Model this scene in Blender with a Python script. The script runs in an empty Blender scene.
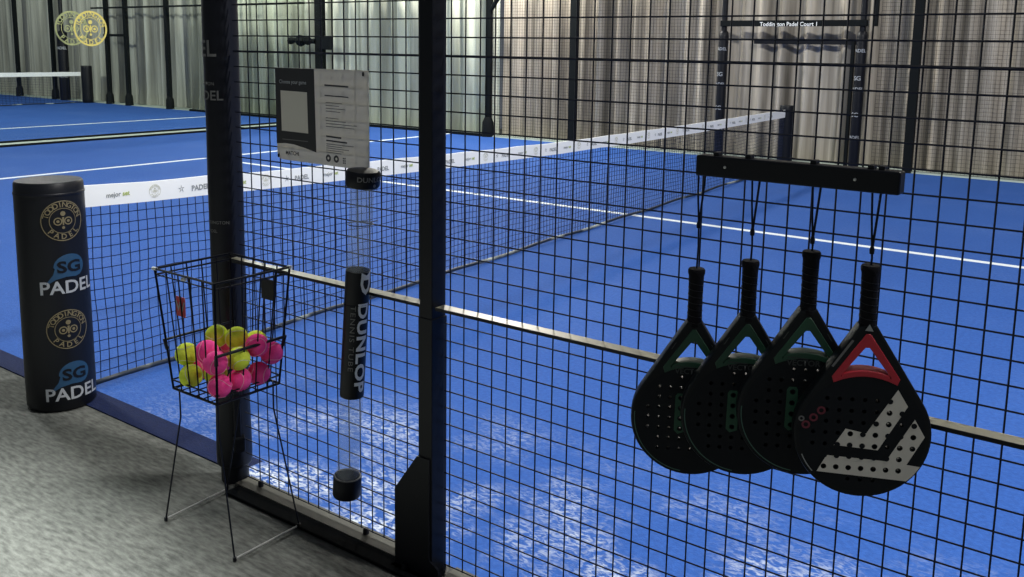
import bpy, bmesh, math, random
from mathutils import Vector, Matrix
random.seed(7)
C = bpy.context.scene.collection
PI = math.pi
XF = {}                                     # world matrix of every Empty, by name

# ------------------------------------------------------------------ materials
def mat(name, col, rough=.5, metal=0., spec=.5, noise=None, bump=None, coat=0.):
    m = bpy.data.materials.new(name); m.use_nodes = True
    nt = m.node_tree; b = nt.nodes['Principled BSDF']
    b.inputs['Base Color'].default_value = (*col, 1); b.inputs['Roughness'].default_value = rough
    b.inputs['Metallic'].default_value = metal; b.inputs['Specular IOR Level'].default_value = spec
    b.inputs['Coat Weight'].default_value = coat
    tc = nt.nodes.new('ShaderNodeTexCoord')
    if noise:
        sc, col2, lo, hi, stretch = noise
        mp = nt.nodes.new('ShaderNodeMapping'); mp.inputs['Scale'].default_value = stretch
        n = nt.nodes.new('ShaderNodeTexNoise'); n.inputs['Scale'].default_value = sc; n.inputs['Detail'].default_value = 4
        r = nt.nodes.new('ShaderNodeValToRGB'); r.color_ramp.elements[0].position = lo; r.color_ramp.elements[1].position = hi
        r.color_ramp.elements[0].color = (*col, 1); r.color_ramp.elements[1].color = (*col2, 1)
        nt.links.new(tc.outputs['Object'], mp.inputs[0]); nt.links.new(mp.outputs[0], n.inputs['Vector'])
        nt.links.new(n.outputs[0], r.inputs[0]); nt.links.new(r.outputs[0], b.inputs['Base Color'])
    if bump:
        n2 = nt.nodes.new('ShaderNodeTexNoise'); n2.inputs['Scale'].default_value = bump[0]; n2.inputs['Detail'].default_value = 3
        bp = nt.nodes.new('ShaderNodeBump'); bp.inputs['Strength'].default_value = bump[1]; bp.inputs['Distance'].default_value = .01
        nt.links.new(tc.outputs['Object'], n2.inputs['Vector']); nt.links.new(n2.outputs[0], bp.inputs['Height']); nt.links.new(bp.outputs[0], b.inputs['Normal'])
    return m

M = {}
M['black'] = mat('black_steel', (.004, .005, .008), .45, spec=.22)
M['wire'] = mat('black_wire', (.003, .004, .009), .5, spec=.2)
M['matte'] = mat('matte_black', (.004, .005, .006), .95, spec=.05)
M['pad'] = mat('black_vinyl', (.006, .007, .010), .42, spec=.25, bump=(14, .25))
M['padpost'] = mat('black_vinyl_wrap', (.005, .006, .010), .42, spec=.25, bump=(9, .3))
M['rail'] = mat('pale_rail', (.26, .25, .19), .4, spec=.4, noise=(3, (.34, .32, .24), .3, .7, (1, 1, 1)))
M['beam'] = mat('grey_beam', (.045, .045, .037), .7, noise=(5, (.07, .068, .055), .3, .7, (1, 1, 1)))
M['tape'] = mat('white_tape', (.90, .92, .89), .6, noise=(3, (.96, .97, .95), .3, .7, (1, 1, 1)))
M['net'] = mat('black_netting', (.005, .010, .035), .6, spec=.2)
M['cord'] = mat('net_cord', (.012, .02, .035), .5, noise=(2.2, (.36, .40, .37), .54, .62, (1, 1, 1)))
M['line'] = mat('white_line', (.74, .80, .84), .8)
M['gold'] = mat('dull_gold', (.17, .14, .075), .5)
M['goldglass'] = mat('gold_film', (.62, .52, .12), .6)
M['goldpale'] = mat('pale_gold_film', (.36, .38, .17), .6)
M['white'] = mat('white_print', (.40, .42, .45), .6)
M['bright'] = mat('bright_print', (.80, .83, .86), .5)
M['dullwhite'] = mat('dull_white_print', (.34, .36, .385), .6)
M['greyprint'] = mat('grey_print', (.14, .14, .14), .6)
M['sgblue'] = mat('blue_print', (.014, .058, .125), .5)
M['ink'] = mat('dark_ink', (.05, .05, .06), .7)
M['inkgrey'] = mat('grey_ink', (.14, .14, .14), .7)
M['marklight'] = mat('tape_mark', (.28, .30, .30), .7)
M['markgreen'] = mat('tape_mark_green', (.46, .55, .18), .7)
M['markgold'] = mat('tape_mark_gold', (.55, .55, .42), .7)
M['yellow'] = mat('yellow_felt', (.62, .74, .05), .95, spec=.1, noise=(30, (.78, .90, .10), .3, .7, (1, 1, 1)), bump=(160, .3))
M['pink'] = mat('pink_felt', (.92, .045, .27), .95, spec=.1, noise=(30, (1., .11, .38), .3, .7, (1, 1, 1)), bump=(160, .3))
M['seamy'] = mat('pale_seam', (.75, .78, .55), .8)
M['seamp'] = mat('pink_seam', (.92, .40, .52), .8)
M['redtag'] = mat('red_tag', (.45, .04, .05), .6)
M['steel'] = mat('worn_bright_steel', (.55, .55, .53), .35, metal=.6)
M['carbon'] = mat('black_carbon', (.004, .006, .009), .5, spec=.2)
M['frame'] = mat('black_frame', (.005, .007, .009), .45, spec=.22)
M['grip'] = mat('black_grip', (.004, .004, .006), .8, spec=.15, bump=(60, .4))
M['green'] = mat('dark_green_trim', (.010, .058, .030), .5)
M['greenlogo'] = mat('green_print', (.012, .075, .038), .55)
M['greenline'] = mat('pale_green_line', (.05, .13, .10), .5)
M['red'] = mat('red_trim', (.46, .018, .035), .45)
M['reddim'] = mat('dark_red_print', (.13, .012, .028), .6)
M['chev'] = mat('light_grey_print', (.66, .63, .56), .65)
M['dimprint'] = mat('faint_print', (.030, .036, .036), .6)
M['ledge'] = mat('pale_kerb', (.44, .52, .47), .8)
M['postfar'] = mat('far_post_steel', (.005, .007, .008), .7, spec=.12)

# turf: blue with white sand lying in patches along the near fence
def turf_mat(name, a, b_, sand):
    m = bpy.data.materials.new(name); m.use_nodes = True; nt = m.node_tree; N = nt.nodes.new; L = nt.links.new
    bs = nt.nodes['Principled BSDF']; bs.inputs['Roughness'].default_value = .85; bs.inputs['Specular IOR Level'].default_value = .2
    tc = N('ShaderNodeTexCoord')
    def noise(s, d, st=(1, 1, 1), dis=0):
        mp = N('ShaderNodeMapping'); mp.inputs['Scale'].default_value = st
        n = N('ShaderNodeTexNoise'); n.inputs['Scale'].default_value = s; n.inputs['Detail'].default_value = d; n.inputs['Distortion'].default_value = dis
        L(tc.outputs['Object'], mp.inputs[0]); L(mp.outputs[0], n.inputs['Vector']); return n.outputs[0]
    def ramp(src, p0, p1, c0, c1):
        r = N('ShaderNodeValToRGB'); e = r.color_ramp.elements
        e[0].position = p0; e[1].position = p1; e[0].color = (*c0, 1); e[1].color = (*c1, 1); L(src, r.inputs[0]); return r.outputs[0]
    def mix(f, x, y, t='MIX'):
        n = N('ShaderNodeMixRGB'); n.blend_type = t
        for i, v in zip((0, 1, 2), (f, x, y)):
            if hasattr(v, 'links'): L(v, n.inputs[i])
            elif isinstance(v, tuple): n.inputs[i].default_value = (*v, 1)
            else: n.inputs[i].default_value = v
        return n.outputs[0]
    base = mix(.5, ramp(noise(.9, 3), .3, .7, a, b_), ramp(noise(55, 3), .25, .75, tuple(v * .72 for v in a), tuple(v * 1.2 for v in b_)))
    if sand:
        sx = N('ShaderNodeSeparateXYZ'); L(tc.outputs['Object'], sx.inputs[0])
        mr = N('ShaderNodeMapRange'); mr.inputs[1].default_value = .05; mr.inputs[2].default_value = 1.15; mr.inputs[3].default_value = 1.; mr.inputs[4].default_value = 0
        L(sx.outputs[1], mr.inputs[0])
        patch = ramp(noise(2.6, 2), .42, .66, (0, 0, 0), (1, 1, 1)); fleck = ramp(noise(30, 6, (1, 1.8, 1), 1.2), .44, .64, (0, 0, 0), (1, 1, 1))
        mx_ = N('ShaderNodeMapRange'); mx_.inputs[1].default_value = -2.0; mx_.inputs[2].default_value = -.9; L(sx.outputs[0], mx_.inputs[0])
        f = mix(1, mix(1, mix(1, patch, fleck, 'MULTIPLY'), mr.outputs[0], 'MULTIPLY'), mx_.outputs[0], 'MULTIPLY')
        wide = mix(1, ramp(noise(1.1, 3), .5, .8, (0, 0, 0), (.14, .14, .14)), fleck, 'MULTIPLY')
        base = mix(f, base, (.80, .84, .84)); base = mix(wide, base, (.30, .40, .66))
    L(base, bs.inputs['Base Color'])
    n2 = noise(140, 3); bp = N('ShaderNodeBump'); bp.inputs['Strength'].default_value = .25; bp.inputs['Distance'].default_value = .01
    L(n2, bp.inputs['Height']); L(bp.outputs[0], bs.inputs['Normal'])
    return m
M['turf'] = turf_mat('blue_turf', (.022, .084, .335), (.030, .104, .385), True)
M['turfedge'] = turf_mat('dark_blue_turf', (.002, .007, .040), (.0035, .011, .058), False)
M['carpet'] = mat('grey_carpet', (.075, .077, .071), .95, spec=.1, noise=(20, (.165, .17, .155), .3, .72, (1, 3.6, 1)), bump=(90, .4))
M['curtain'] = mat('beige_curtain', (.15, .135, .11), .9, spec=.1, noise=(9, (.58, .525, .44), .34, .66, (1, .2, .03)))  # dark vertical streaks paint fold shading into the cloth colour
M['curtaindim'] = mat('dimmed_grey_curtain', (.18, .18, .155), .9, spec=.1, noise=(8, (.46, .465, .40), .34, .64, (1, .2, .03)))  # darker copy of the grey: dim light and fold shading put into the colour
M['curtaingrey'] = mat('grey_curtain', (.36, .365, .31), .9, spec=.1, noise=(8, (.76, .78, .67), .34, .64, (1, .2, .03)))  # streaks paint fold shading here as well

def clear_mat(name, tint, gloss, rough):
    m = bpy.data.materials.new(name); m.use_nodes = True; nt = m.node_tree; nt.nodes.remove(nt.nodes['Principled BSDF'])
    o = nt.nodes['Material Output']; t = nt.nodes.new('ShaderNodeBsdfTransparent'); t.inputs[0].default_value = (*tint, 1)
    g = nt.nodes.new('ShaderNodeBsdfGlossy'); g.inputs['Roughness'].default_value = rough
    d = nt.nodes.new('ShaderNodeMixShader'); fr = nt.nodes.new('ShaderNodeFresnel'); fr.inputs[0].default_value = gloss
    nt.links.new(fr.outputs[0], d.inputs[0]); nt.links.new(t.outputs[0], d.inputs[1]); nt.links.new(g.outputs[0], d.inputs[2]); nt.links.new(d.outputs[0], o.inputs[0])
    return m
M['glass'] = clear_mat('court_glass', (.965, .975, .965), 1.06, .05)
def haze_mat(name, col, fac):
    m = bpy.data.materials.new(name); m.use_nodes = True; nt = m.node_tree; b = nt.nodes['Principled BSDF']
    b.inputs['Base Color'].default_value = (*col, 1); b.inputs['Roughness'].default_value = .2
    t = nt.nodes.new('ShaderNodeBsdfTransparent'); x = nt.nodes.new('ShaderNodeMixShader'); x.inputs[0].default_value = fac
    nt.links.new(t.outputs[0], x.inputs[1]); nt.links.new(b.outputs[0], x.inputs[2]); nt.links.new(x.outputs[0], nt.nodes['Material Output'].inputs[0])
    return m
M['clear'] = haze_mat('clear_plastic', (.75, .82, .9), .19)

def paper_mat(name, col):
    m = bpy.data.materials.new(name); m.use_nodes = True; nt = m.node_tree; b = nt.nodes['Principled BSDF']
    b.inputs['Base Color'].default_value = (*col, 1); b.inputs['Roughness'].default_value = .5
    t = nt.nodes.new('ShaderNodeBsdfTranslucent'); t.inputs[0].default_value = (*col, 1)
    x = nt.nodes.new('ShaderNodeMixShader'); x.inputs[0].default_value = .6
    nt.links.new(b.outputs[0], x.inputs[1]); nt.links.new(t.outputs[0], x.inputs[2]); nt.links.new(x.outputs[0], nt.nodes['Material Output'].inputs[0])
    return m
M['paper'] = paper_mat('white_paper', (.70, .68, .62))
M['paperdark'] = mat('dark_paper', (.022, .022, .026), .5)

# ------------------------------------------------------------------ shapes
def box(bm, x0, x1, y0, y1, z0, z1, bev=0):
    r = bmesh.ops.create_cube(bm, size=1)
    for v in r['verts']:
        v.co = Vector(((x0 + x1) / 2 + v.co.x * (x1 - x0), (y0 + y1) / 2 + v.co.y * (y1 - y0), (z0 + z1) / 2 + v.co.z * (z1 - z0)))
    if bev:
        es = {e for v in r['verts'] for e in v.link_edges}
        bmesh.ops.bevel(bm, geom=list(es), offset=bev, segments=2, affect='EDGES', profile=.5)
    return bm
def tube(bm, pts, r, n=6, cap=True):
    pts = [Vector(p) for p in pts]; rings = []; up = None
    for i, p in enumerate(pts):
        a = pts[i] - pts[i - 1] if i else pts[1] - pts[0]; b = pts[i + 1] - pts[i] if i < len(pts) - 1 else a
        d = (a.normalized() + b.normalized()).normalized()
        if up is None: up = d.orthogonal().normalized()
        up = (up - d * up.dot(d)).normalized(); s = d.cross(up)
        rr = r[i] if isinstance(r, (list, tuple)) else r
        rings.append([bm.verts.new(p + (up * math.cos(2 * PI * k / n) + s * math.sin(2 * PI * k / n)) * rr) for k in range(n)])
    for a, b in zip(rings, rings[1:]):
        for k in range(n): bm.faces.new((a[k], a[(k + 1) % n], b[(k + 1) % n], b[k]))
    if cap: bm.faces.new(rings[0][::-1]); bm.faces.new(rings[-1])
    return bm
def lathe(bm, prof, c=(0, 0, 0), n=32, axis=None):
    """prof = [(r, h), ...] round the vertical through c, or along axis"""
    c = Vector(c); Q = Vector((0, 0, 1)).rotation_difference(Vector(axis)).to_matrix() if axis else Matrix.Identity(3)
    rings = []
    for r, h in prof:
        if r < 1e-6: rings.append([bm.verts.new(c + Q @ Vector((0, 0, h)))])
        else: rings.append([bm.verts.new(c + Q @ Vector((r * math.cos(2 * PI * k / n), r * math.sin(2 * PI * k / n), h))) for k in range(n)])
    for a, b in zip(rings, rings[1:]):
        for k in range(n):
            if len(a) == 1 and len(b) == 1: continue
            if len(a) == 1: bm.faces.new((a[0], b[(k + 1) % n], b[k]))
            elif len(b) == 1: bm.faces.new((a[k], a[(k + 1) % n], b[0]))
            else: bm.faces.new((a[k], a[(k + 1) % n], b[(k + 1) % n], b[k]))
    return bm
def BM(): return bmesh.new()

def curve_mesh(cu):
    o = bpy.data.objects.new('draft', cu); C.objects.link(o)
    dg = bpy.context.evaluated_depsgraph_get(); dg.update()
    me = bpy.data.meshes.new_from_object(o.evaluated_get(dg)); bm = bmesh.new(); bm.from_mesh(me)
    bpy.data.objects.remove(o); bpy.data.curves.remove(cu); bpy.data.meshes.remove(me)
    return bm
def flat(splines, ext=0, bev=0):
    """filled 2D outline with holes"""
    cu = bpy.data.curves.new('draft', 'CURVE'); cu.dimensions = '2D'; cu.fill_mode = 'BOTH'; cu.extrude = ext
    if bev: cu.bevel_depth = bev; cu.bevel_resolution = 1; cu.offset = -bev
    for pts in splines:
        s = cu.splines.new('POLY'); s.points.add(len(pts) - 1); s.use_cyclic_u = True
        for p, q in zip(s.points, pts): p.co = (q[0], q[1], 0, 1)
    return curve_mesh(cu)
def text(s, size, off=0., sx=1., spacing=1.):
    cu = bpy.data.curves.new('draft', 'FONT'); cu.body = s; cu.size = size; cu.align_x = 'CENTER'; cu.align_y = 'CENTER'
    cu.offset = off * size; cu.resolution_u = 3; cu.space_character = spacing
    bm = curve_mesh(cu)
    if sx != 1: bm.transform(Matrix.Diagonal((sx, 1, 1, 1)))
    return bm
def circ(x, y, r, n=20, a0=0, a1=2 * PI, open_=False):
    k = n + 1 if open_ else n
    return [(x + r * math.cos(a0 + (a1 - a0) * i / n), y + r * math.sin(a0 + (a1 - a0) * i / n)) for i in range(k)]
def merge(dst, src, mx=None):
    if mx is not None: src.transform(mx)
    me = bpy.data.meshes.new('draft'); src.to_mesh(me); dst.from_mesh(me); bpy.data.meshes.remove(me); src.free(); return dst
def emblem(R):
    """round club emblem: two rings, TODDINGTON over PADEL, three discs and bars"""
    bm = BM()
    merge(bm, flat([circ(0, 0, R, 56), circ(0, 0, R * .955, 56)]))
    merge(bm, flat([circ(0, 0, R * .63, 48), circ(0, 0, R * .60, 48)]))
    for word, a0, a1, up in (('TODDINGTON', 162, 18, 1), ('PADEL', 222, 318, 0)):
        n = len(word)
        for i, ch in enumerate(word):
            a = math.radians(a0 + (a1 - a0) * i / (n - 1)); rr = R * .79
            t = text(ch, R * .36, .02)
            rot = a - PI / 2 if up else a + PI / 2
            merge(bm, t, Matrix.Translation((rr * math.cos(a), rr * math.sin(a), 0)) @ Matrix.Rotation(rot, 4, 'Z'))
    for x, y, r in ((-.24, -.02, .20), (.24, -.02, .20)):
        merge(bm, flat([circ(x * R, y * R, r * R), circ(x * R, y * R, r * R * .72)])); merge(bm, flat([circ(x * R, y * R, r * R * .36)]))
    merge(bm, flat([circ(0, .36 * R, .12 * R)]))
    merge(bm, flat([circ(0, -.34 * R, .07 * R)]))
    merge(bm, flat([[(-.05 * R, .18 * R), (.05 * R, .18 * R), (.03 * R, -.22 * R), (-.03 * R, -.22 * R)]]))
    return bm
def wrap(bm, cx, cy, R, ang, z0, off=.003):
    """lay a flat print round a vertical cylinder, centred on angle ang"""
    bmesh.ops.triangulate(bm, faces=bm.faces[:])
    for _ in range(3):
        es = [e for e in bm.edges if abs(e.verts[0].co.x - e.verts[1].co.x) > R * .14]
        if not es: break
        bmesh.ops.subdivide_edges(bm, edges=es, cuts=1); bmesh.ops.triangulate(bm, faces=bm.faces[:])
    for v in bm.verts:
        a = ang + v.co.x / R
        v.co = Vector((cx + (R + off) * math.cos(a), cy + (R + off) * math.sin(a), z0 + v.co.y))
    return bm
def facing(loc, rz):                         # flat print stood upright: x -> along rz, y -> up
    return Matrix.Translation(loc) @ Matrix.Rotation(rz, 4, 'Z') @ Matrix.Rotation(PI / 2, 4, 'X')

# ------------------------------------------------------------------ objects
def tag(o, label, cat, group=None):
    o['label'] = label; o['category'] = cat
    if group: o['group'] = group
    return o
def obj(name, bm, m, parent=None, smooth=False, local=False):
    if parent is not None and not local: bm.transform(XF[parent.name].inverted())
    me = bpy.data.meshes.new(name); bmesh.ops.recalc_face_normals(bm, faces=bm.faces[:]); bm.to_mesh(me); bm.free()
    for x in (m if isinstance(m, list) else [m]): me.materials.append(x)
    if smooth:
        for p in me.polygons: p.use_smooth = True
        if smooth != 'all': me.set_sharp_from_angle(angle=math.radians(40))
    o = bpy.data.objects.new(name, me); C.objects.link(o)
    if parent is not None: o.parent = parent; XF[o.name] = XF[parent.name]
    else: XF[o.name] = Matrix.Identity(4)
    return o
def thing(name, label, cat, loc=(0, 0, 0), rz=0, group=None):
    o = bpy.data.objects.new(name, None); C.objects.link(o); o.location = loc; o.rotation_euler = (0, 0, rz); o.empty_display_size = .1
    XF[o.name] = Matrix.Translation(loc) @ Matrix.Rotation(rz, 4, 'Z')
    return tag(o, label, cat, group)
def struct(name, bm, m):
    o = obj(name, bm, m); o['kind'] = 'structure'; return o
def dup(root, loc, label):
    r = root.copy(); C.objects.link(r); r.location = loc; r['label'] = label
    for ch in root.children:
        c = ch.copy(); C.objects.link(c); c.parent = r
        for g in ch.children:
            d = g.copy(); C.objects.link(d); d.parent = c
    return r

# ------------------------------------------------------------------ the setting
bm = BM(); box(bm, -36, 8, -6, 12.2, -.12, -.004); struct('floor', bm, M['carpet'])
bm = BM(); box(bm, -12.30, 7.7, .15, 10.72, -.02, .002); box(bm, -1.04, 7.7, .035, .15, -.02, .002); struct('court_turf', bm, M['turf'])
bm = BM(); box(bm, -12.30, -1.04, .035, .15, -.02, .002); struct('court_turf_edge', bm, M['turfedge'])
bm = BM(); box(bm, -32.9, -12.86, .035, 10.72, -.02, .002); struct('far_court_turf', bm, M['turf'])
bm = BM(); box(bm, -34, 7.7, 10.72, 11.3, -.02, .006); struct('trim_1', bm, M['ledge'])
bm = BM(); box(bm, -12.80, -12.36, .035, 10.72, -.02, .004); struct('trim_2', bm, M['ledge'])
bm = BM(); box(bm, -9.14, -9.06, .05, 10.7, 0, .0045); struct('service_line', bm, M['line'])
bm = BM(); box(bm, -9.14, 4.8, 5.60, 5.67, 0, .0045); struct('centre_line', bm, M['line'])
bm = BM(); box(bm, -15.24, -15.16, .05, 10.7, 0, .0045); struct('far_court_service_line', bm, M['line'])
bm = BM(); box(bm, -29.2, -15.2, 5.60, 5.67, 0, .0045); struct('far_court_centre_line', bm, M['line'])

# ------------------------------------------------------------------ hanging curtain behind the far side
def curtain(name, x0, x1, m, label, seed):
    rnd = random.Random(seed); bm = BM(); n = int((x1 - x0) / .03); prev = None
    ks = [(rnd.uniform(.9, 1.3) * 2 * PI / .30, rnd.uniform(0, 6), .060), (2 * PI / .43, rnd.uniform(0, 6), .045), (2 * PI / 1.3, rnd.uniform(0, 6), .03), (2 * PI / .17, rnd.uniform(0, 6), .010)]
    zs = [.012, .12, .35, .8, 1.6, 2.6, 3.6, 6.]
    for i in range(n + 1):
        x = x0 + (x1 - x0) * i / n; col = []
        for z in zs:
            am = 1.25 if z < .2 else 1
            y = 11.16 + am * sum(a * math.sin(k * x + p + .10 * math.sin(1.7 * z + x)) for k, p, a in ks)
            col.append(bm.verts.new((x, y, z)))
        if prev:
            for a in range(len(zs) - 1): bm.faces.new((prev[a], col[a], col[a + 1], prev[a + 1]))
        prev = col
    return tag(obj(name, bm, m, smooth='all'), label, 'curtain')
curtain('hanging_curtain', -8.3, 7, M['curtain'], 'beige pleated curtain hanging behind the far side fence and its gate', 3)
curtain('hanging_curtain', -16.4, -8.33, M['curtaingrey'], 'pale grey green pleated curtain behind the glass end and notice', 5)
curtain('hanging_curtain', -34, -16.43, M['curtaindim'], 'grey pleated curtain, coloured darker for dimmer light, behind the far court posts at far left', 8)

# ------------------------------------------------------------------ near fence
WR = .0021
def grid(bm, x0, x1, xs, z_rows, y, r, n=5, thick=()):
    zt = z_rows[0] + .02; zb = z_rows[-1] - .004
    for x in xs: tube(bm, [(x, y, zb), (x, y, zt)], r, n)
    for k, z in enumerate(z_rows): tube(bm, [(x0, y - .8 * r, z), (x1, y - .8 * r, z)], r * (1.7 if k in thick else 1), n)
    return bm
rows = [1.52 - .05 * k for k in range(-30, 31)]
rows = [z + .012 if k == 60 else z for k, z in enumerate(rows)]
f = thing('mesh_fence', 'black welded wire fence panel right of the square post, hung with paddles', 'fence', (1.5, 0, 0))
obj('wire_mesh', grid(BM(), -.018, 3.2, [.05 * k for k in range(0, 65)], rows, 0, WR, thick=(30,)), M['wire'], f)
def rail_bar(x0, x1):
    bm = BM(); box(bm, x0, x1, -.040, -.0035, .818, .824); return bm
def rail_front_shade(x0, x1):
    bm = BM(); box(bm, x0, x1, -.0425, -.0402, .815, .824); return bm  # black strip paints in the rail's unlit front edge
obj('rail', rail_bar(-.02, 3.2), M['rail'], f); obj('rail_front_shade', rail_front_shade(-.02, 3.2), M['black'], f)
bm = BM(); box(bm, .0, 3.2, -.035, .034, 0, .012); obj('base_beam', bm, M['beam'], f)
bm = BM(); box(bm, .03, 3.2, -.095, -.0355, 0, .010, .002); obj('base_shadow_strip', bm, M['matte'], f)  # flat black strip stands for the rail's shadow along the fence foot
bm = BM(); box(bm, -.02, 3.2, -.03, .03, 3.02, 3.08); obj('top_rail', bm, M['black'], f)
bm = BM(); box(bm, -.02, 3.2, -.044, -.004, 2.0, 2.04); obj('upper_rail', bm, M['black'], f)

f = thing('mesh_fence', 'narrower black wire fence panel between the padded pole and the square post', 'fence', (-.45, 0, 0))
obj('wire_mesh', grid(BM(), -.938, -.06, [-.8668 + .05 * k for k in range(0, 16)], rows, 0, WR, thick=(30,)), M['wire'], f)
obj('rail', rail_bar(-.955, -.075), M['rail'], f); obj('rail_front_shade', rail_front_shade(-.955, -.075), M['black'], f)
bm = BM(); box(bm, -.96, -.06, -.035, .034, 0, .012); obj('base_beam', bm, M['beam'], f)
bm = BM(); box(bm, -.94, -.02, -.095, -.0355, 0, .010, .002); obj('base_shadow_strip', bm, M['matte'], f)  # shadow band of the rail, laid as a black strip
for x in (-.87, -.35):
    bm = BM(); lathe(bm, [(0, .018), (.008, .018), (.010, .014), (.010, .0), (0, .0)], (x, .004, .012), 10); obj('bolt', bm, M['black'], f, True)
bm = BM(); box(bm, -.95, -.075, -.03, .03, 3.02, 3.08); obj('top_rail', bm, M['black'], f)
bm = BM(); box(bm, -.95, -.075, -.044, -.004, 2.0, 2.04); obj('upper_rail', bm, M['black'], f)

p = thing('fence_post', 'square black steel post between the two wire fence panels', 'post', (-.05, -.02, 0))
bm = BM(); box(bm, -.072, -.025, -.05, .010, 0, 6.2, .003); obj('post_tube', bm, M['black'], p)
bm = BM(); box(bm, -.0745, -.0225, -.0525, .0125, 0, .79, .002); obj('sleeve', bm, M['black'], p)
g = flat([[(-.165, 0), (.005, 0), (.005, .04), (-.03, .06), (-.03, .37), (-.076, .37), (-.165, .245)]], .004)
g.transform(facing((0, -.0535, .004), 0)); obj('gusset_plate', g, M['black'], p)
bm = BM(); box(bm, -.17, .02, -.075, .03, 0, .010, .002); obj('foot_plate', bm, M['black'], p)
for x in (.008, -.12):
    bm = BM(); lathe(bm, [(0, .026), (.008, .026), (.010, .018), (.010, .009), (0, .009)], (x, -.064, 0), 8); obj('bolt', bm, M['black'], p, True)

# padded round pole
p = thing('padded_pole', 'tall round pole in black padding beside the ball basket', 'pole', (-1.008, .005, 0))
px, py, pr = -1.014, .005, .058
prof = [(0, .062), (.058, .062), (.061, .07), (.062, .11), (.061, .18), (.059, .30), (.058, .7)]
for k in range(12): prof.append((.0578 + .0012 * math.sin(k * 2.1), .9 + k * .18))
prof += [(.058, 3.2), (.05, 3.25), (.03, 3.26)]
obj('padding', lathe(BM(), prof, (px, py, 0), 36), M['padpost'], p, 'all')
obj('pole_tube', lathe(BM(), [(.048, 0), (.048, .07), (.03, 3.2), (.03, 6.1), (0, 6.1)], (px, py, 0), 20), M['black'], p, True)
bm = BM(); box(bm, -.02, .02, -.012, .012, -.33, .0, .004)
bm.transform(Matrix.Translation((px + .052, py - .024, .46)) @ Matrix.Rotation(-.55, 4, 'Z')); obj('padding_flap', bm, M['padpost'], p)
bm = BM(); box(bm, -.03, .03, -.02, .02, -.035, .02, .006); bm.transform(Matrix.Translation((px + .054, py - .02, .165)) @ Matrix.Rotation(-.55, 4, 'Z')); obj('buckle', bm, M['black'], p)
th = math.radians(-37)
for nm, wd, sz, an, z in (('padel_lettering', 'PADEL', .045, 62, 1.372), ('club_lettering', 'TODDINGTON', .016, 78, 1.412), ('large_padel_lettering', 'PADEL', .075, 122, 1.525),
                          ('small_club_lettering', 'TODDINGTON', .015, 42, .945), ('small_padel_lettering', 'PADEL', .015, 52, .915)):
    obj(nm, wrap(text(wd, sz, .015), px, py, pr, th - math.radians(an), z), M['greyprint'], p)

# ------------------------------------------------------------------ notice on the fence
s = thing('notice_board', 'printed white and black notice sheet tied to the wire fence', 'sign', (-.515, -.012, 1.17))
X = lambda u: -.724 + u * .414                # u, v: fractions of the sheet, v from the top
def zz(v): return 1.472 - v * .289
def flatpoly(pts, y, dz=0):
    g = flat([[(X(u), zz(v)) for u, v in pts]]); g.transform(facing((0, y, dz), 0)); return g
bm = flat([[(-.724, 1.473), (-.309, 1.473), (-.309, 1.182), (-.40, 1.180), (-.70, 1.182), (-.722, 1.19)]], .0006); bm.transform(facing((0, -.0062, 0), 0)); obj('sheet', bm, M['paper'], s)
curve_bot = [(0, .835), (.1, .82), (.2, .825), (.32, .85), (.45, .885)]
obj('dark_panel', flatpoly([(0, 0), (.44, 0), (.45, .885)] + curve_bot[::-1][1:], -.0072), M['paperdark'], s)
obj('blank_square', flatpoly([(.06, .245), (.36, .25), (.365, .69), (.065, .685)], -.0077), M['chev'], s)
t = text('Choose your game', .0165, .01); t.transform(facing((X(.20), -.0077, zz(.15)), 0)); obj('title', t, M['white'], s)
bm = flatpoly([(.07, .772), (.36, .772), (.36, .782), (.07, .782)], -.0077); obj('ruled_line', bm, M['greyprint'], s)
t = text('MATCHI', .017, .03); t.transform(facing((X(.18), -.0072, zz(.925)), 0)); obj('maker_lettering', t, M['ink'], s)
for u0, u1, v, h in ((.55, .80, .155, .018), (.55, .80, .265, .012), (.56, .72, .69, .018), (.56, .78, .735, .016)):
    obj('heading_line', flatpoly([(u0, v), (u1, v + .006), (u1, v + h + .006), (u0, v + h)], -.0072), M['ink'], s)
rnd = random.Random(4)
for v in [.34, .37, .40, .43, .50, .53, .56, .59] + [.775 + .022 * k - (.0 if k < 3 else 0) for k in range(5)]:
    e = rnd.uniform(.68, .90); obj('body_line', flatpoly([(.56, v), (e, v + .004), (e, v + .011), (.56, v + .008)], -.0072), M['inkgrey'], s)
for u in (.58, .665):
    bm = flat([circ(X(u), zz(.93), .0115, 18), circ(X(u), zz(.93), .0045, 12)]); bm.transform(facing((0, -.0072, 0), 0)); obj('round_icon', bm, M['ink'], s)
bm = BM()
for du in (0, 1):
    for dv in (0, 1, 2): merge(bm, flat([circ(X(.74) + du * .007, zz(.915) - dv * .007, .0026, 8)]), facing((0, -.0072, 0), 0))
obj('dotted_icon', bm, M['ink'], s)
for u, v in ((.952, .035), (.02, .965)):
    bm = BM(); box(bm, X(u) - .003, X(u) + .003, -.010, .006, zz(v) - .006, zz(v) + .006, .002); obj('tie', bm, M['wire'], s)

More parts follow.
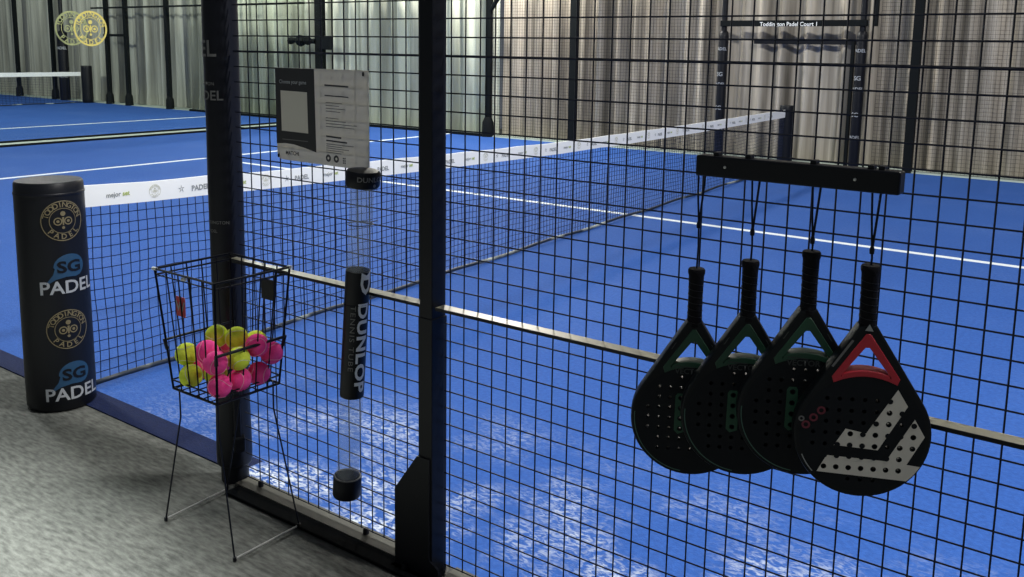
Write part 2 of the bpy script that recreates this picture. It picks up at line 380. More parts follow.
# ------------------------------------------------------------------ ball pick-up tube
A = Vector((-.279, -.062, 1.172)); B = Vector((-.366, -.062, .165)); ax = (A - B).normalized(); Lt = (A - B).length
s = thing('ball_tube', 'clear ball pick-up tube with black sleeve hanging on the wire fence', 'ball tube', B)
obj('clear_tube', lathe(BM(), [(.0345, .03), (.0345, Lt)], B, 32, ax), M['clear'], s, 'all')
obj('bottom_cap', lathe(BM(), [(.0, 0), (.041, 0), (.0435, .006), (.0435, .063), (.041, .066), (.037, .063), (.035, .02), (0, .018)], B, 32, ax), M['black'], s, True)
obj('cap_rim_highlight', lathe(BM(), [(.037, .0635), (.0375, .0675), (.0412, .0675), (.0425, .0635)], B, 32, ax), M['greyprint'], s, True)  # lighter grey ring paints a highlight on the cap's edge
cap = obj('top_cap', lathe(BM(), [(0, .02), (.034, .02), (.046, .018), (.050, .012), (.050, -.024), (.046, -.030), (.0352, -.030)], A, 32, ax), M['black'], s, True)
z0 = Lt * .330; z1 = Lt * .722
obj('sleeve', lathe(BM(), [(.0348, z0), (.0362, z0), (.0366, z0 + .004), (.0366, z1 - .004), (.0362, z1), (.0348, z1)], B, 36, ax), M['pad'], s, True)
Q = Vector((0, 0, 1)).rotation_difference(ax).to_matrix().to_4x4()
def on_tube(bm, ang, z, R=.0366):            # text running down the sleeve
    bm.transform(Matrix.Rotation(-PI / 2, 4, 'Z')); wrap(bm, 0, 0, R, ang, 0, .0012)
    bm.transform(Matrix.Translation(B) @ Q @ Matrix.Translation((0, 0, z))); return bm
view = math.radians(-43)
obj('dunlop_lettering', on_tube(text('DUNLOP', .044, .035, 1.50, 1.08), view + math.radians(30), (z0 + z1) / 2 - .034), M['bright'], s)
obj('tube_lettering', on_tube(text('TENNIS TUBE', .021, .0, 1.4, 1.2), view - math.radians(16), (z0 + z1) / 2 - .005), M['greyprint'], s)
ar = flat([[(-.035, .016), (.0, .018), (.022, .012), (.034, 0), (.022, -.012), (0, -.018), (-.035, -.016), (-.026, 0)], [(-.012, .009), (.0, .010), (.012, .006), (.018, 0), (.012, -.006), (0, -.010), (-.012, -.009)]])
obj('arrow_mark', on_tube(ar, view + math.radians(40), z1 - .034), M['bright'], s)
bm = text('DUNLOP', .020, .02, 1.1); wrap(bm, 0, 0, .050, view + math.radians(30), 0, .001); merge(bm, wrap(flat([circ(.005, -.017, .005, 10)]), 0, 0, .050, view + math.radians(34), 0, .001))
bm.transform(Matrix.Translation(A) @ Q @ Matrix.Translation((0, 0, -.002))); obj('cap_lettering', bm, M['greyprint'], cap)
for z in (.86, .62):
    c = B + ax * (Lt * z); bm = BM()
    tube(bm, [c + Vector((.037 * math.cos(a), .037 * math.sin(a), 0)) for a in [2 * PI * k / 20 for k in range(21)]], .0014, 5)
    tube(bm, [c + Vector((0, .036, 0)), c + Vector((0, .07, 0))], .0016, 5)
    obj('wire_tie', bm, M['wire'], s)

# ------------------------------------------------------------------ net of this court, its two posts
NA, NB = -2.22, -.055
def nx(y): return NA + NB * y
def lerp(tab, y):
    if y <= tab[0][0]: return tab[0][1]
    for (a, b), (c, d) in zip(tab, tab[1:]):
        if y <= c: return b + (d - b) * (y - a) / (c - a)
    return tab[-1][1]
TOP = [(.1, .926), (.17, .922), (.46, .908), (.8, .897), (1.08, .885), (1.66, .866), (2.68, .836), (3.38, .819), (4.23, .800), (5.69, .789), (7.14, .780), (10.1, .777)]
def bot(y): return lerp(TOP, y) - (.094 if y < 5 else .10)
def make_net(x_of, y0, y1, label, cell, step, mz):
    t = thing('padel_net', label, 'net', (x_of((y0 + y1) / 2), (y0 + y1) / 2, 0))
    bm = BM(); n = 60; prev = None
    for i in range(n + 1):
        y = y0 + (y1 - y0) * i / n; x = x_of(y); a, b = lerp(TOP, y) + .002 * math.sin(y * 9), bot(y)
        col = [bm.verts.new((x + dx, y, z)) for dx, z in ((.006, b), (.007, (a + b) / 2), (.006, a), (-.006, a), (-.007, (a + b) / 2), (-.006, b))]
        if prev:
            for k in range(6): bm.faces.new((prev[k], prev[(k + 1) % 6], col[(k + 1) % 6], col[k]))
        else: bm.faces.new(col)
        prev = col
    bm.faces.new(prev[::-1]); obj('tape', bm, M['tape'], t, True)
    bm = BM(); nrow = 17
    def sag(y, z): return .006 * math.sin(7 * y + 5 * z) + .004 * math.sin(19 * y - 11 * z), .005 * math.sin(11 * y + 3 * z)
    ys = [y0 + cell * k for k in range(int((y1 - y0) / cell) + 1)]
    def P(y, q):
        z = .022 + (bot(y) + .01 - .022) * q; e, g = sag(y, z); w = math.sin(PI * min(max(q, 0), 1)); return (x_of(y), y + e * w, z + g * w)
    for y in ys: tube(bm, [P(y, k / 6) for k in range(7)], mz, 3, False)
    for k in range(1, nrow):
        tube(bm, [P(y, k / nrow) for y in ys[::step]] + [P(ys[-1], k / nrow)], mz, 3, False)
    obj('netting', bm, M['net'], t)
    bm = BM(); tube(bm, [(x_of(y), y,   .022 + .006 * math.sin(y * 5)) for y in [y0 + (y1 - y0) * i / 60 for i in range(61)]], .012, 6); obj('bottom_cord', bm, M['cord'], t, 'all')
    return t
net = make_net(nx, .145, 10.05, 'black padel net with white printed tape across this court', .0455, 2, .0023)
rz = PI / 2 - math.atan(NB)
def tape_print(kind, y):
    zc = (lerp(TOP, y) + bot(y)) / 2; mx = facing((nx(y) + .0085, y, zc), rz - 0) if False else Matrix.Translation((nx(y) + .0085, y, zc)) @ Matrix.Rotation(PI / 2 + math.atan(-NB), 4, 'Z') @ Matrix.Rotation(PI / 2, 4, 'X')
    if kind == 0:
        a = text('mejor', .030, .02); a.transform(mx @ Matrix.Translation((-.033, 0, 0))); obj('mejor_lettering', a, M['marklight'], net)
        a = text('set', .030, .03); a.transform(mx @ Matrix.Translation((.03, 0, 0))); obj('set_lettering', a, M['markgreen'], net)
    elif kind == 1:
        e = emblem(.031); e.transform(mx); obj('round_emblem', e, M['markgold'], net)
    else:
        a_ = text('PADEL', .036, .03); a_.transform(mx @ Matrix.Translation((.035, -.006, 0))); obj('padel_lettering', a_, M['marklight'], net); bm = BM()
        for k in range(5):
            a = PI / 2 + 2 * PI * k / 5; merge(bm, flat([[(-.075 + .020 * math.cos(a), .020 * math.sin(a)), (-.075 + .007 * math.cos(a + .6), .007 * math.sin(a + .6)), (-.075 + .004 * math.cos(a - .6), .004 * math.sin(a - .6))]]))
        bm.transform(mx); obj('star_mark', bm, M['marklight'], net)
y = .33
k = 0
while y < 9.5:
    tape_print(k % 3, y); y += (.18, .22, .27)[k % 3]; k += 1

def post_pad(x, y, r, h, name, label):
    t = thing(name, label, 'net post', (x, y, 0))
    obj('padding', lathe(BM(), [(0, 0), (r * .93, 0), (r * 1.0, .012), (r * 1.01, .1), (r, .5), (r * .985, h - .05), (r * .97, h - .008), (r * .93, h), (0, h - .002)], (x, y, 0), 48), M['pad'], t, True)
    bm = BM(); lathe(bm, [(r * .995, h - .055), (r * 1.0, h - .052), (r * 1.0, h - .046), (r * .985, h - .043)], (x, y, 0), 48); obj('cover_seam', bm, M['padpost'], t, True)
    return t
NPX, NPY, NPR = -2.200, -.005, .137
t = post_pad(NPX, NPY, NPR, .972, 'net_post', 'black padded net post with gold emblems and PADEL lettering at left')
fa = math.atan2(-1.936 - NPY, 1.644 - NPX)
def sg(bm):
    """round blue mark with SG and a tail"""
    return bm
for z_e, z_s, z_p, da in ((.816, .622, .534, 19), (.356, .160, .074, 17)):
    a = fa + math.radians(da)
    obj('club_emblem', wrap(emblem(.084), NPX, NPY, NPR, a, z_e), M['gold'], t)
    R = .056
    tail = [(-.052, -.005), (-.06, -.03), (-.085, -.062), (-.088, -.072), (-.05, -.05), (-.01, -.042), (.03, -.045)]
    disc = [(R * math.cos(q) * 1.12 + .006, R * math.sin(q) * .95) for q in [math.radians(d) for d in range(-50, 190, 10)]]
    bl = flat([disc + tail]); o = obj('blue_emblem', wrap(bl, NPX, NPY, NPR, a + math.radians(4), z_s), M['sgblue'], t)
    obj('emblem_lettering', wrap(text('SG', .066, .03, 1.25), NPX, NPY, NPR, a + math.radians(6), z_s - .002, .0045), M['pad'], o)
    obj('padel_lettering', wrap(text('PADEL', .076, .018, 1.06), NPX, NPY, NPR, a + math.radians(5), z_p), M['dullwhite'], t)
bm = BM(); box(bm, NPX - .03, NPX - .015, NPY + .125, NPY + .150, .82, .935, .003); obj('tape_bracket', bm, M['steel'], t)
FX, FY = -2.80, 10.2
post_pad(FX, FY, .095, .83, 'net_post', 'black padded net post at the far end of the net')

# ------------------------------------------------------------------ ball basket and balls
bx, by = -.755, -.205
k_ = thing('ball_basket', 'black wire ball basket on thin wire legs, holding yellow and pink balls', 'ball basket', (bx, by, 0))
def half(z): return (.112 + (.150 - .112) * (z - .470) / .384, .117 + (.139 - .117) * (z - .470) / .384)
def corner(z, sx, sy): h = half(z); return Vector((bx + sx * h[0], by + sy * h[1], z))
ZB, ZM, ZR = .470, .627, .854
CS = [(-1, -1), (1, -1), (1, 1), (-1, 1)]
def ring(z): return [corner(z, *c) for c in CS] + [corner(z, *CS[0])]
bm = BM()
for a, b in zip(ring(ZR), ring(ZR)[1:]): tube(bm, [a, b], .0036, 6)
for a, b in zip(ring(ZR - .018)[1::2], ring(ZR - .018)[2::2]): tube(bm, [a, b], .0028, 6)
for a, b in zip(ring(ZR - .018)[0::2], ring(ZR - .018)[1::2]): tube(bm, [a, b], .0022, 6)
obj('rim', bm, M['wire'], k_, True)
bm = BM()
for i in range(4):
    a0, a1 = corner(ZB, *CS[i]), corner(ZB, *CS[(i + 1) % 4]); b0, b1 = corner(ZR, *CS[i]), corner(ZR, *CS[(i + 1) % 4])
    for q in [k / 5 for k in range(6)]:
        rr = .0036 if q in (0, 1) else .0023
        tube(bm, [a0.lerp(a1, q), b0.lerp(b1, q)], rr, 6)
obj('wire_side', bm, M['wire'], k_, True)
bm = BM()
for a, b in zip(ring(ZB), ring(ZB)[1:]): tube(bm, [a, b], .0042, 6)
for a, b in zip(ring(ZB + .028), ring(ZB + .028)[1:]): tube(bm, [a, b], .0026, 6)
for q in [k / 6 for k in range(1, 6)]:
    tube(bm, [corner(ZB, -1, -1).lerp(corner(ZB, 1, -1), q), corner(ZB, -1, 1).lerp(corner(ZB, 1, 1), q)], .002, 6)
obj('wire_floor', bm, M['wire'], k_, True)
for sx in (-1, 1):
    bm = BM(); tube(bm, [corner(ZM - .03, sx, -1), corner(ZM, sx, -1) + Vector((sx * .004, -.003, 0)), corner(ZM, sx, 1) + Vector((sx * .004, .003, 0)), corner(ZM - .03, sx, 1)], .0062, 8); obj('side_bar', bm, M['black'], k_, True)
for c, z in (((-1, -1), ZR), ((1, 1), ZR), ((.0, -1), ZR - .01)):
    cc = corner(z, *c); bm = BM(); lathe(bm, [(0, -.008), (.0055, -.008), (.0055, .008), (0, .008)], cc, 10, (1, .3, 0)); obj('bright_ferrule', bm, M['steel'], k_, True)
feet = {(-1, -1): (-.938, -.325), (1, -1): (-.562, -.338), (1, 1): (-.566, -.085), (-1, 1): (-.955, -.075)}
for sx in (-1, 1):
    for sy in (-1, 1):
        fx, fy = feet[(sx, sy)]; kx = .97 if (sx, sy) == (1, -1) else .76; top = corner(ZB + .003, sx * kx, sy * .97); mid = corner(ZB, sx * kx, sy * .97) + Vector((0, 0, -.09))
        bm = BM(); tube(bm, [top, mid, (fx, fy, .006)], .0027, 6); lg = obj('leg', bm, M['wire'], k_, True)
        bm = BM(); lathe(bm, [(0, 0), (.006, 0), (.006, .012), (0, .014)], (fx, fy, 0), 10); obj('foot_tip', bm, M['black'], lg, True)
    bm = BM(); tube(bm, [(*feet[(sx, -1)], .006), (*feet[(sx, 1)], .006)], .0034, 8); obj('floor_bar', bm, M['steel'], k_, True)
# maker's tags hung inside the front and back walls
h = half(.77)
bm = BM(); box(bm, bx - .058, bx - .012, by - h[1] + .004, by - h[1] + .006, .720, .782, .001); tg = obj('red_tag', bm, M['redtag'], k_)
w = text('W', .042, .02); w.transform(facing((bx - .035, by - h[1] + .003, .751), 0)); obj('tag_letter', w, M['marklight'], tg)
bm = BM(); box(bm, bx + .025, bx + .085, by + h[1] - .010, by + h[1] - .007, .735, .800, .001); obj('dark_tag', bm, M['pad'], k_)

BR = .0362
def ball_bm():
    bm = BM(); bmesh.ops.create_uvsphere(bm, u_segments=24, v_segments=14, radius=BR)
    nf = len(bm.faces); pts = []
    for i in range(61):
        q = 2 * PI * i / 60; a, b, c_ = .44, .56 - .44 + .44, 0
        v = Vector((math.cos(q) + .36 * math.cos(3 * q), math.sin(q) - .36 * math.sin(3 * q), 1.15 * math.sin(2 * q))).normalized() * BR * 1.003
        pts.append(v)
    tube(bm, pts, .0011, 5, False); bm.faces.ensure_lookup_table()
    for fc in bm.faces[nf:]: fc.material_index = 1
    return bm
protoY = protoP = None
BALLS = [('y', -0.851, -0.2808, 0.574, 'yellow tennis ball farthest left in the wire basket'),
 ('y', -0.8071, -0.2974, 0.5175, 'yellow tennis ball tucked under the leftmost yellow ball'),
 ('p', -0.7376, -0.2843, 0.6067, 'large looking pink ball on top at the front left of the pile'),
 ('p', -0.6696, -0.3047, 0.5898, 'pink ball just below the top front pink ball at the near corner'),
 ('y', -0.8039, -0.201, 0.6231, 'topmost yellow ball at back left, in front of the padded pole'),
 ('y', -0.7327, -0.1786, 0.6252, 'topmost yellow ball right of centre, against the padded pole'),
 ('p', -0.8082, -0.1432, 0.5787, 'pink ball behind the front pink ball, under the two top yellow balls'),
 ('y', -0.653, -0.2336, 0.5893, 'yellow ball behind the near right wires, under the sloping side bar'),
 ('p', -0.6497, -0.1653, 0.615, 'pink ball at the upper right, above the sloping side bar'),
 ('p', -0.6551, -0.1054, 0.5737, 'pink ball farthest right in the wire basket'),
 ('p', -0.6625, -0.1515, 0.5175, 'pink ball at the lower right, below the farthest right pink ball'),
 ('p', -0.6628, -0.2245, 0.5175, 'pink ball at the basket bottom, under the near right yellow ball'),
 ('p', -0.6624, -0.2974, 0.5175, 'pink ball at the bottom in the near corner of the basket'),
 ('y', -0.7654, -0.2376, 0.5175, 'yellow ball low inside the pile behind the front wires'),
 ('p', -0.8436, -0.2342, 0.5175, 'pink ball at the bottom left of the basket under the yellow ball'),
 ('y', -0.7237, -0.1116, 0.5977, 'yellow ball peeping out at the back right of the pile'),
 ('p', -0.8436, -0.1612, 0.5175, 'pink ball hidden deep in the basket next to the padded pole')]
for c, x, y, z, lab in BALLS:
    src = protoY if c == 'y' else protoP
    if src is None:
        o = obj('tennis_ball', ball_bm(), [M['yellow'], M['seamy']] if c == 'y' else [M['pink'], M['seamp']], smooth='all')
        if c == 'y': protoY = o
        else: protoP = o
    else: o = src.copy(); C.objects.link(o)
    o.location = (x, y, z); o.rotation_euler = (random.uniform(0, 6), random.uniform(0, 6), random.uniform(0, 6))
    tag(o, lab, 'ball', 'balls in the wire basket')

# ------------------------------------------------------------------ paddles and their rack
r_ = thing('paddle_rack', 'long black rack bar fixed across the wire fence holding four paddles', 'rack', (.99, -.1, 1.275))
bm = BM(); box(bm, .793, 1.207, -.135, -.097, 1.283, 1.327, .004); obj('bar', bm, M['black'], r_)
for x in (.86, 1.125):
    bm = BM(); lathe(bm, [(0, 0), (.003, 0), (.003, .002), (0, .003)], (x, -.135, 1.306), 8, (0, -1, 0)); obj('screw', bm, M['steel'], r_)
for x in (.835, .905, 1.04, 1.15, 1.17):
    bm = BM(); box(bm, x - .006, x + .006, -.128, -.104, 1.325, 1.335, .002); box(bm, x - .004, x + .004, -.098, .004, 1.296, 1.302, .001); obj('fixing_clip', bm, M['black'], r_)

TH = math.radians(28)
RH, ZC, ZN, WN = .1305, -.3385, -.118, .0165   # head radius, head centre, neck height, neck half width
def hull(rh, wn, zn, zc=ZC):
    """teardrop: round head, straight tangents to the neck"""
    d = zn - zc; pts = []
    # tangent from neck corner to the circle
    dist = math.hypot(wn, d); base = math.atan2(d, wn); phi = math.acos(rh / dist); a = base - phi
    n = 44
    for i in range(n + 1):
        q = a - (2 * a + PI) * i / n + 0
        pts.append((rh * math.cos(q), zc + rh * math.sin(q)))
    return [(wn, zn)] + pts + [(-wn, zn)]
def throat(inset):
    ap = -.140 - inset * 1.7; out = []
    wl = .060 - inset * 1.0; zl = -.2225 + inset * .1
    out.append((.004, ap)); out.append((wl, zl + .001)); out.append((wl - .002, zl - .004 + inset * .25))
    for i in range(9):
        x = (wl - .004) * (1 - 2 * i / 8); out.append((x, -.2195 - 4.2 * x * x + (inset + .004) * .74))
    out.append((-wl + .002, zl - .004 + inset * .25)); out.append((-wl, zl + .001)); out.append((-.004, ap))
    return out
HP = .0236
def perf(kind):
    hs = []
    for r in range(8):
        z = -.2435 - HP * r if kind == 'g' else -.2670 - HP * r
        for c in range(-4, 5):
            x = .001 + HP * c
            if kind == 'g' and ((r == 0 and abs(c) > 1) or r > 7): continue
            if math.hypot(x, z - ZC) < .101 and z < -.240 and not (abs(x) > .055 and z > -.262): hs.append((x, z))
    return hs
def paddle(x, ztop, label, kind):
    t = thing('padel_paddle', label, 'paddle', (x, -.115, ztop), TH, 'padel paddles hanging from the rack')
    rot = Matrix.Rotation(PI / 2, 4, 'X')
    def part(name, bm, m, parent=t, dz=0., smooth=False):
        bm.transform(rot @ Matrix.Translation((0, 0, dz))); return obj(name, bm, m, parent, smooth, local=True)
    hs = perf(kind)
    T = .0135; TF = T + .004
    inner = throat(.012)
    body = flat([hull(RH, WN, ZN), inner] + [circ(px_, pz_, .0044, 10) for px_, pz_ in hs], T, .004)
    part('head', body, M['frame'], smooth=True)
    face = flat([circ(0, ZC, .1195, 48)] + [circ(px_, pz_, .0042, 10) for px_, pz_ in hs], 0); part('face_skin', face, M['carbon'], dz=TF + .0006)
    # throat trim: the coloured lining of the triangular opening
    trim = flat([throat(-.004), throat(.0125)], TF, .0012); part('throat_trim', trim, M['red'] if kind == 'r' else M['green'])
    # grip
    gb = BM(); lathe(gb, [(0, 0), (.0165, -.0005), (.0185, -.004), (.0185, -.010), (.0165, -.017), (.0155, -.06), (.0158, -.10), (.0162, -.118), (.0175, -.127), (.014, -.132), (0, -.132)], (0, 0, 0), 20)
    gb.transform(Matrix.Diagonal((1.0, 1.12, 1, 1))); g_ = obj('grip', gb, M['grip'], t, True, local=True)
    gb = BM()
    for w_ in range(7):
        z = -.022 - w_ * .0145
        tube(gb, [Vector((.0162 * math.cos(a), .0182 * math.sin(a), z - .0145 * a / (2 * PI))) for a in [2 * PI * q / 16 for q in range(17)]], .0009, 4, False)
    obj('grip_wrap', gb, M['black'], g_, local=True)
    # wrist strap hung through the rack: two cords into a knot, then one to the grip
    zk = 1.172 - ztop if kind == 'g' else 1.168 - ztop; zt = 1.300 - ztop
    sb = BM(); tube(sb, [(0, 0, -.002), (.001, 0, zk * .5), (.0, 0, zk)], .0021, 6)
    tube(sb, [(0, 0, zk), (-.004, 0, zk + .06), (-.006, .004, zt)], .0021, 6); tube(sb, [(0, 0, zk), (.006, 0, zk + .07), (.010, -.004, zt)], .0024, 6)
    lathe(sb, [(0, -.008), (.0045, -.005), (.005, .003), (.003, .010), (0, .011)], (0, 0, zk), 10)
    obj('wrist_strap', sb, M['wire'], t, True, local=True)
    # thin bright arc round the lower left of the face
    a0, a1 = (math.radians(175), math.radians(262)) if kind == 'g' else (math.radians(203), math.radians(222))
    arc = circ(0, ZC, .1235, 24, a0, a1, True) + circ(0, ZC, .1215, 24, a1, a0, True)
    part('edge_line', flat([arc]), M['greenline'] if kind == 'g' else M['marklight'], dz=TF + .001)
    if kind == 'g':
        holes = [circ(px_, pz_, .0058, 10) for px_, pz_ in hs if abs(px_ + HP - .001) < .004 and -.365 < pz_ < -.28]
        cx = .001 - HP
        strip = [(cx - .0115, -.286), (cx - .007, -.280), (cx + .007, -.280), (cx + .0105, -.286), (cx + .0105, -.326), (cx + .030, -.318), (cx + .026, -.335), (cx + .012, -.349), (cx + .011, -.368), (cx - .004, -.374), (cx - .0125, -.366)]
        part('green_emblem', flat([strip] + holes), M['greenlogo'], dz=TF + .0012)
        t1 = text('VECTOR', .017, .03); t1.transform(Matrix.Translation((-.005, -.229, 0))); merge(t1, flat([[(-.036, -.2165), (.004, -.2185), (.004, -.2205), (-.036, -.2185)]])); part('name_lettering', t1, M['dimprint'], dz=TF + .0015)
        for sx in (-1, 1):
            part('arm_flash', flat([[(sx * .036, -.163), (sx * .040, -.166), (sx * .049, -.181), (sx * .045, -.179)]]), M['dimprint'], dz=TF + .001)
    else:
        c1 = [(.0613, -.2422), (.0815, -.2755), (.031, -.3686), (-.0526, -.363), (-.032, -.3277), (.0072, -.335)]
        c2 = [(.0961, -.3009), (.1166, -.3358), (.0864, -.3948), (.112, -.3975), (.100, -.416), (.088, -.429), (-.0826, -.4202), (-.0651, -.3851), (.0476, -.39)]
        def inside(p, poly):
            ok = False
            for (x1, y1), (x2, y2) in zip(poly, poly[1:] + poly[:1]):
                if (y1 > p[1]) != (y2 > p[1]) and p[0] < (x2 - x1) * (p[1] - y1) / (y2 - y1) + x1: ok = not ok
            return ok
        def ringin(p, poly): return all(inside((p[0] + .0065 * math.cos(q), p[1] + .0065 * math.sin(q)), poly) for q in (0, .8, 1.6, 2.4, 3.1, 3.9, 4.7, 5.5))
        for cc in (c1, c2):
            d = BM(); merge(d, flat([cc] + [circ(px_, pz_, .0056, 10) for px_, pz_ in hs if ringin((px_, pz_), cc)]))
            part('grey_chevron', d, M['chev'], dz=TF + .0013)
        # perforations cutting the rims of the chevrons
        for px_, pz_ in hs:
            if any(not ringin((px_, pz_), cc) and any(inside((px_ + .0056 * math.cos(q), pz_ + .0056 * math.sin(q)), cc) for q in (0, .8, 1.6, 2.4, 3.1, 3.9, 4.7, 5.5)) for cc in (c1, c2)):
                part('rim_perforation', flat([circ(px_, pz_, .0056, 10)]), M['carbon'], dz=TF + .0018)

        for q in range(3):
            c = (-.108 + q * .014, -.324 + q * .0155); part('red_emblem', flat([circ(c[0], c[1], .0085, 14), circ(c[0], c[1], .0045, 10)]), M['reddim'], dz=TF + .0013)
        part('silver_emblem', flat([circ(-.117, -.312, .006, 12), circ(-.117, -.312, .003, 8)]), M['greyprint'], dz=TF + .0013)
        part('arm_flash', flat([[(-.030, -.146), (-.026, -.148), (-.062, -.203), (-.066, -.201)]]), M['inkgrey'], dz=TF + .001)
        part('neck_mark', flat([[(-.008, -.126), (.008, -.127), (.0, -.113)]]), M['marklight'], dz=TF + .0035)
    return t
paddle(.798, 1.078, 'leftmost black and green paddle on the rack, its whole left edge showing', 'g')
paddle(.919, 1.114, 'second paddle from the left on the rack, black with green throat', 'g')
paddle(1.045, 1.152, 'highest hanging black and green paddle, directly left of the red one', 'g')
paddle(1.161, 1.141, 'rightmost paddle, black with red throat and light grey chevrons', 'r').rotation_euler = (0, -.010, TH)

# ------------------------------------------------------------------ glass ends
def glass_wall(x, ys, name, label, sticker):
    t = thing(name, label, 'glass wall', (x, sum(ys) / 2, 0)); n = 5; w = (ys[1] - ys[0]) / n
    for i in range(n):
        bm = BM(); box(bm, x - .005, x + .005, ys[0] + i * w + .004, ys[0] + (i + 1) * w - .004, .06, 3.0); obj('pane', bm, M['glass'], t)
    bm = BM(); box(bm, x - .035, x + .035, ys[0], ys[1], 0, .03); obj('base_profile', bm, M['postfar'], t)
    y, z, R, m = sticker
    e = emblem(R); merge(e, flat([circ(0, 0, R * .93, 40), circ(0, 0, R * .72, 40)], 0), Matrix.Translation((0, 0, -.002))) if False else None
    e.transform(facing((x + .008, y, z), PI / 2)); obj('gold_emblem', e, m, t)
    bandm = flat([circ(0, 0, R * .96, 40), circ(0, 0, R * .90, 40)]); bandm.transform(facing((x + .0075, y, z), PI / 2)); obj('gold_band', bandm, m, t)
    return t
glass_wall(-12.30, (.06, 10.66), 'glass_wall', 'clear glass back wall of this court with bright gold round emblem', (5.87, 1.735, .27, M['goldglass']))
glass_wall(-12.84, (.06, 10.66), 'glass_wall', 'glass back wall of the far court with faded gold emblem', (5.86, 1.74, .27, M['goldpale']))
def side_glass(x0, label):
    t = thing('side_glass_wall', label, 'glass wall', (x0 + 2, 10.7, 0))
    for i in range(2):
        bm = BM(); box(bm, x0 + i * 2 + .004, x0 + (i + 1) * 2 - .004, 10.695, 10.705, .05, 3.0); obj('pane', bm, M['glass'], t)
    bm = BM(); box(bm, x0, x0 + 4, 10.67, 10.73, 0, .045); obj('base_profile', bm, M['postfar'], t)
side_glass(-12.28, 'far side glass panels beside the corner post of this court')
side_glass(-16.86, 'far side glass panels at the near end of the far court')
t = thing('corner_post', 'black corner post of the glass walls carrying a lock box', 'post', (-12.55, 10.76, 0))
bm = BM(); box(bm, -12.66, -12.42, 10.72, 10.80, 0, 4, .006); obj('post_tube', bm, M['postfar'], t)
bm = BM(); box(bm, -12.50, -12.10, 10.62, 10.71, 1.44, 1.70, .02); obj('lock_box', bm, M['postfar'], t)
bm = BM()
tube(bm, [(-13.30, 10.64, 1.62), (-12.64, 10.72, 1.60)], .05, 10)
for x, r in ((-13.3, .08), (-13.0, .12), (-12.8, .09)): lathe(bm, [(0, -r), (r * .7, -r * .7), (r, 0), (r * .7, r * .7), (0, r)], (x, 10.66, 1.61), 12)
obj('clamp', bm, M['postfar'], t, True)

# ------------------------------------------------------------------ far side fence, gate, posts
def far_panel(x0, x1, label, posts):
    t = thing('mesh_fence', label, 'fence', ((x0 + x1) / 2, 10.74, 0)); bm = BM()
    for i in range(int((x1 - x0) / .05) + 1):
        x = x0 + .05 * i; box(bm, x - .0013, x + .0013, 10.738, 10.742, .03, 3.0)
    for k in range(60): box(bm, x0, x1, 10.736, 10.740, .03 + .05 * k - .0013, .03 + .05 * k + .0013)
    obj('wire_mesh', bm, M['wire'], t)
    bm = BM(); box(bm, x0, x1, 10.735, 10.765, 0, .022); obj('base_beam', bm, M['ledge'], t)
    for x, w, hh in posts:
        bm = BM(); box(bm, x - w / 2, x + w / 2, 10.71, 10.79, 0, hh, .004); obj('post', bm, M['postfar'], t)
    return t
t = far_panel(-8.28, -4.12, 'far side wire fence left of the far gate', [(-8.28, .10, 4), (-6.55, .13, 6.2)])
bm = BM(); tube(bm, [(-8.25, 10.74, 2.15), (-7.9, 10.74, 2.6)], .04, 8); obj('brace', bm, M['postfar'], t)
bm = BM(); lathe(bm, [(0, 0), (.11, 0), (.10, .25), (.06, .34), (0, .34)], (-8.28, 10.74, 0), 12); obj('post_foot', bm, M['postfar'], t, True)
far_panel(-1.82, 4.5, 'far side wire fence right of the far gate', [(-1.36, .11, 4), (1.2, .1, 4), (3.4, .1, 4)])
t = thing('gate_frame', 'far gateway with padded posts under a black name bar', 'gate', (-3.0, 10.75, 0))
for x in (-3.98, -2.04):
    bm = BM(); lathe(bm, [(.065, 0), (.068, .05), (.068, 1.74), (.06, 1.80), (.04, 1.82), (.04, 2.9), (0, 2.9)], (x, 10.72, 0), 16); pp = obj('post', bm, M['padpost'], t, True)
    for z, s_, word in ((1.56, .06, 'PADEL'), (1.2, .08, 'SG'), (1.06, .06, 'PADEL'), (.72, .08, 'SG'), (.42, .06, 'PADEL')):
        obj('lettering', wrap(text(word, s_, .02), x, 10.72, .068, -PI / 2 - .15, z, .005), M['dullwhite'], pp)
bm = BM(); box(bm, -1.90, -1.86, 10.70, 10.76, 1.88, 4); box(bm, -2.17, -2.13, 10.70, 10.76, .02, 1.7); obj('gate_upright', bm, M['postfar'], t)
bm = BM(); box(bm, -4.02, -1.98, 10.66, 10.74, 1.880, 1.962, .006); hd = obj('name_bar', bm, M['postfar'], t)
tx = text('Toddington Padel Court 1', .092, .015); wd = max(v.co.x for v in tx.verts) - min(v.co.x for v in tx.verts); tx.transform(Matrix.Diagonal((.80 / wd, .85, 1, 1)))
tx.transform(facing((-3.02, 10.652, 1.906), 0)); obj('name_lettering', tx, M['tape'], hd)
bm = BM(); box(bm, -3.62, -2.15, 10.95, 10.97, 1.64, 1.71, .004); obj('strap_rail', bm, M['padpost'], t)
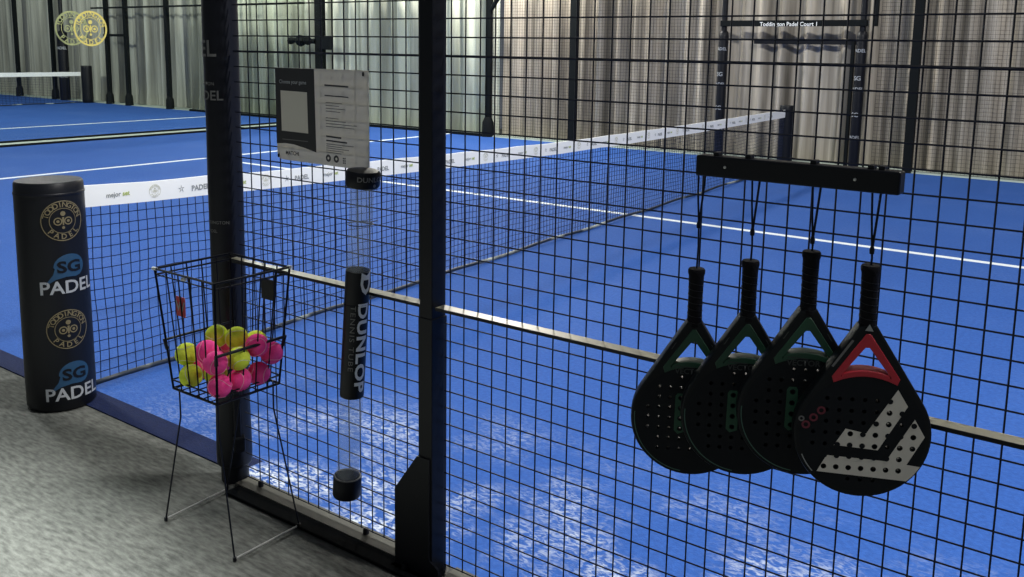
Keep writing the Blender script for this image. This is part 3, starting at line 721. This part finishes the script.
# far court side posts, each a thing
FP = [(-24.85, 'leftmost dark side post of the far court against the curtain'),  (-22.9, 'second dark side post of the far court, left of its padded post'), (-20.25, 'side post of the far court under the bright gold emblem'), (-19.4, 'side post of the far court midway between emblem and padded pole'), (-17.7, 'side post of the far court nearest the padded pole')]
for x, lab in FP:
    t = thing('side_post', lab, 'post', (x, 10.74, 0), 0, 'dark side posts of the far court')
    bm = BM(); box(bm, x - .055, x + .055, 10.70, 10.78, 0, 4); obj('post_tube', bm, M['postfar'], t)
    bm = BM(); lathe(bm, [(0, 0), (.10, 0), (.09, .22), (.055, .30), (0, .30)], (x, 10.74, 0), 10); obj('post_foot', bm, M['postfar'], t, True)
t = thing('padded_side_post', 'padded side post of the far court with white marks, beside its net end', 'post', (-22.36, 10.72, 0))
bm = BM(); lathe(bm, [(.13, 0), (.13, 1.75), (.05, 1.8), (.05, 4), (0, 4)], (-22.36, 10.72, 0), 14); obj('padding', bm, M['padpost'], t, True)
for z in (1.35, .62): obj('lettering', wrap(text('PADEL', .10, .02), -22.36, 10.72, .13, -PI / 2 + .7, z, .006), M['dullwhite'], t)
t = thing('side_rail', 'thin dark rail high across the side posts of the far court', 'rail', (-18.5, 10.74, 2.34))
bm = BM(); box(bm, -20.8, -12.9, 10.655, 10.69, 2.33, 2.37); obj('rail_tube', bm, M['postfar'], t)
bm = BM(); box(bm, -20.3, -19.3, 10.67, 10.69, 1.66, 1.72); obj('short_rail', bm, M['postfar'], t)
make_net(lambda y: -21.0, .2, 10.42, 'net with plain white tape on the far court at left', .09, 3, .003)
post_pad(-21.0, 10.58, .13, .93, 'net_post', 'black padded net post at the end of the far court net')

# ------------------------------------------------------------------ light
def lamp(name, loc, power, col=(1, .97, .92), size=.25, kind='POINT', rot=None, spot=None, blend=.5):
    l = bpy.data.lights.new(name, kind); l.energy = power; l.color = col; l.shadow_soft_size = size
    if kind == 'SPOT': l.spot_size = spot; l.spot_blend = blend
    o = bpy.data.objects.new(name, l); C.objects.link(o); o.location = loc
    if rot: o.rotation_euler = rot
    return o
lamp('flood_lamp', (-.55, .50, 6.0), 640, (.98, 1, .97), .07)
lamp('flood_lamp', (-6.8, .8, 6.0), 950, (.96, 1, 1), .25)
lamp('flood_lamp', (4.2, .9, 6.0), 1800, (1, .98, .95), .25)
lamp('flood_lamp', (-7.3, 9.8, 4.6), 1150, (1, .96, .88), .2)
lamp('flood_lamp', (2.2, 9.4, 6.0), 330, (1, .96, .90), .2)
lamp('flood_lamp', (-19, 2.5, 6.0), 1700, (.95, 1, .94), .25)
lamp('flood_lamp', (-20.5, 9.0, 5.5), 160, (1, 1, .93), .2)
lamp('flood_lamp', (-13.2, 10.0, 5.0), 520, (.97, 1, .90), .2)
lamp('added_floor_spot', (-1.2, -3.4, 5.0), 3800, (.95, 1, .97), .12, 'SPOT', None, math.radians(48), .35)  # added unseen spot, cone shaped to brighten the floor outside the fence
o = bpy.data.objects['added_floor_spot']; o.rotation_euler = (Vector((-1.2, -2.6, 0)) - Vector(o.location)).to_track_quat('-Z', 'Y').to_euler()
w = bpy.data.worlds.new('hall'); bpy.context.scene.world = w; w.use_nodes = True
w.node_tree.nodes['Background'].inputs[0].default_value = (.80, .88, 1, 1); w.node_tree.nodes['Background'].inputs[1].default_value = .11

# ------------------------------------------------------------------ camera
cam = bpy.data.cameras.new('camera'); co = bpy.data.objects.new('camera', cam); C.objects.link(co)
cam.sensor_fit = 'HORIZONTAL'; cam.sensor_width = 36; cam.lens = 928.12 / 1024 * 36; cam.shift_y = (193 - 288.5) / 1024; cam.clip_start = .05; cam.clip_end = 200
rt, up, fw = Vector((.80232879, .59671301, .01421624)), Vector((-.10404819, .11636899, .98774097)), Vector((-.58774356, .79397219, -.1554531))
mw = Matrix((rt, up, -fw)).transposed().to_4x4(); mw.translation = (1.6437759, -1.9360874, 1.5467671); co.matrix_world = mw
sc = bpy.context.scene; sc.camera = co
sc.view_settings.view_transform = 'Standard'; sc.view_settings.look = 'None'; sc.view_settings.exposure = 0; sc.view_settings.gamma = 1
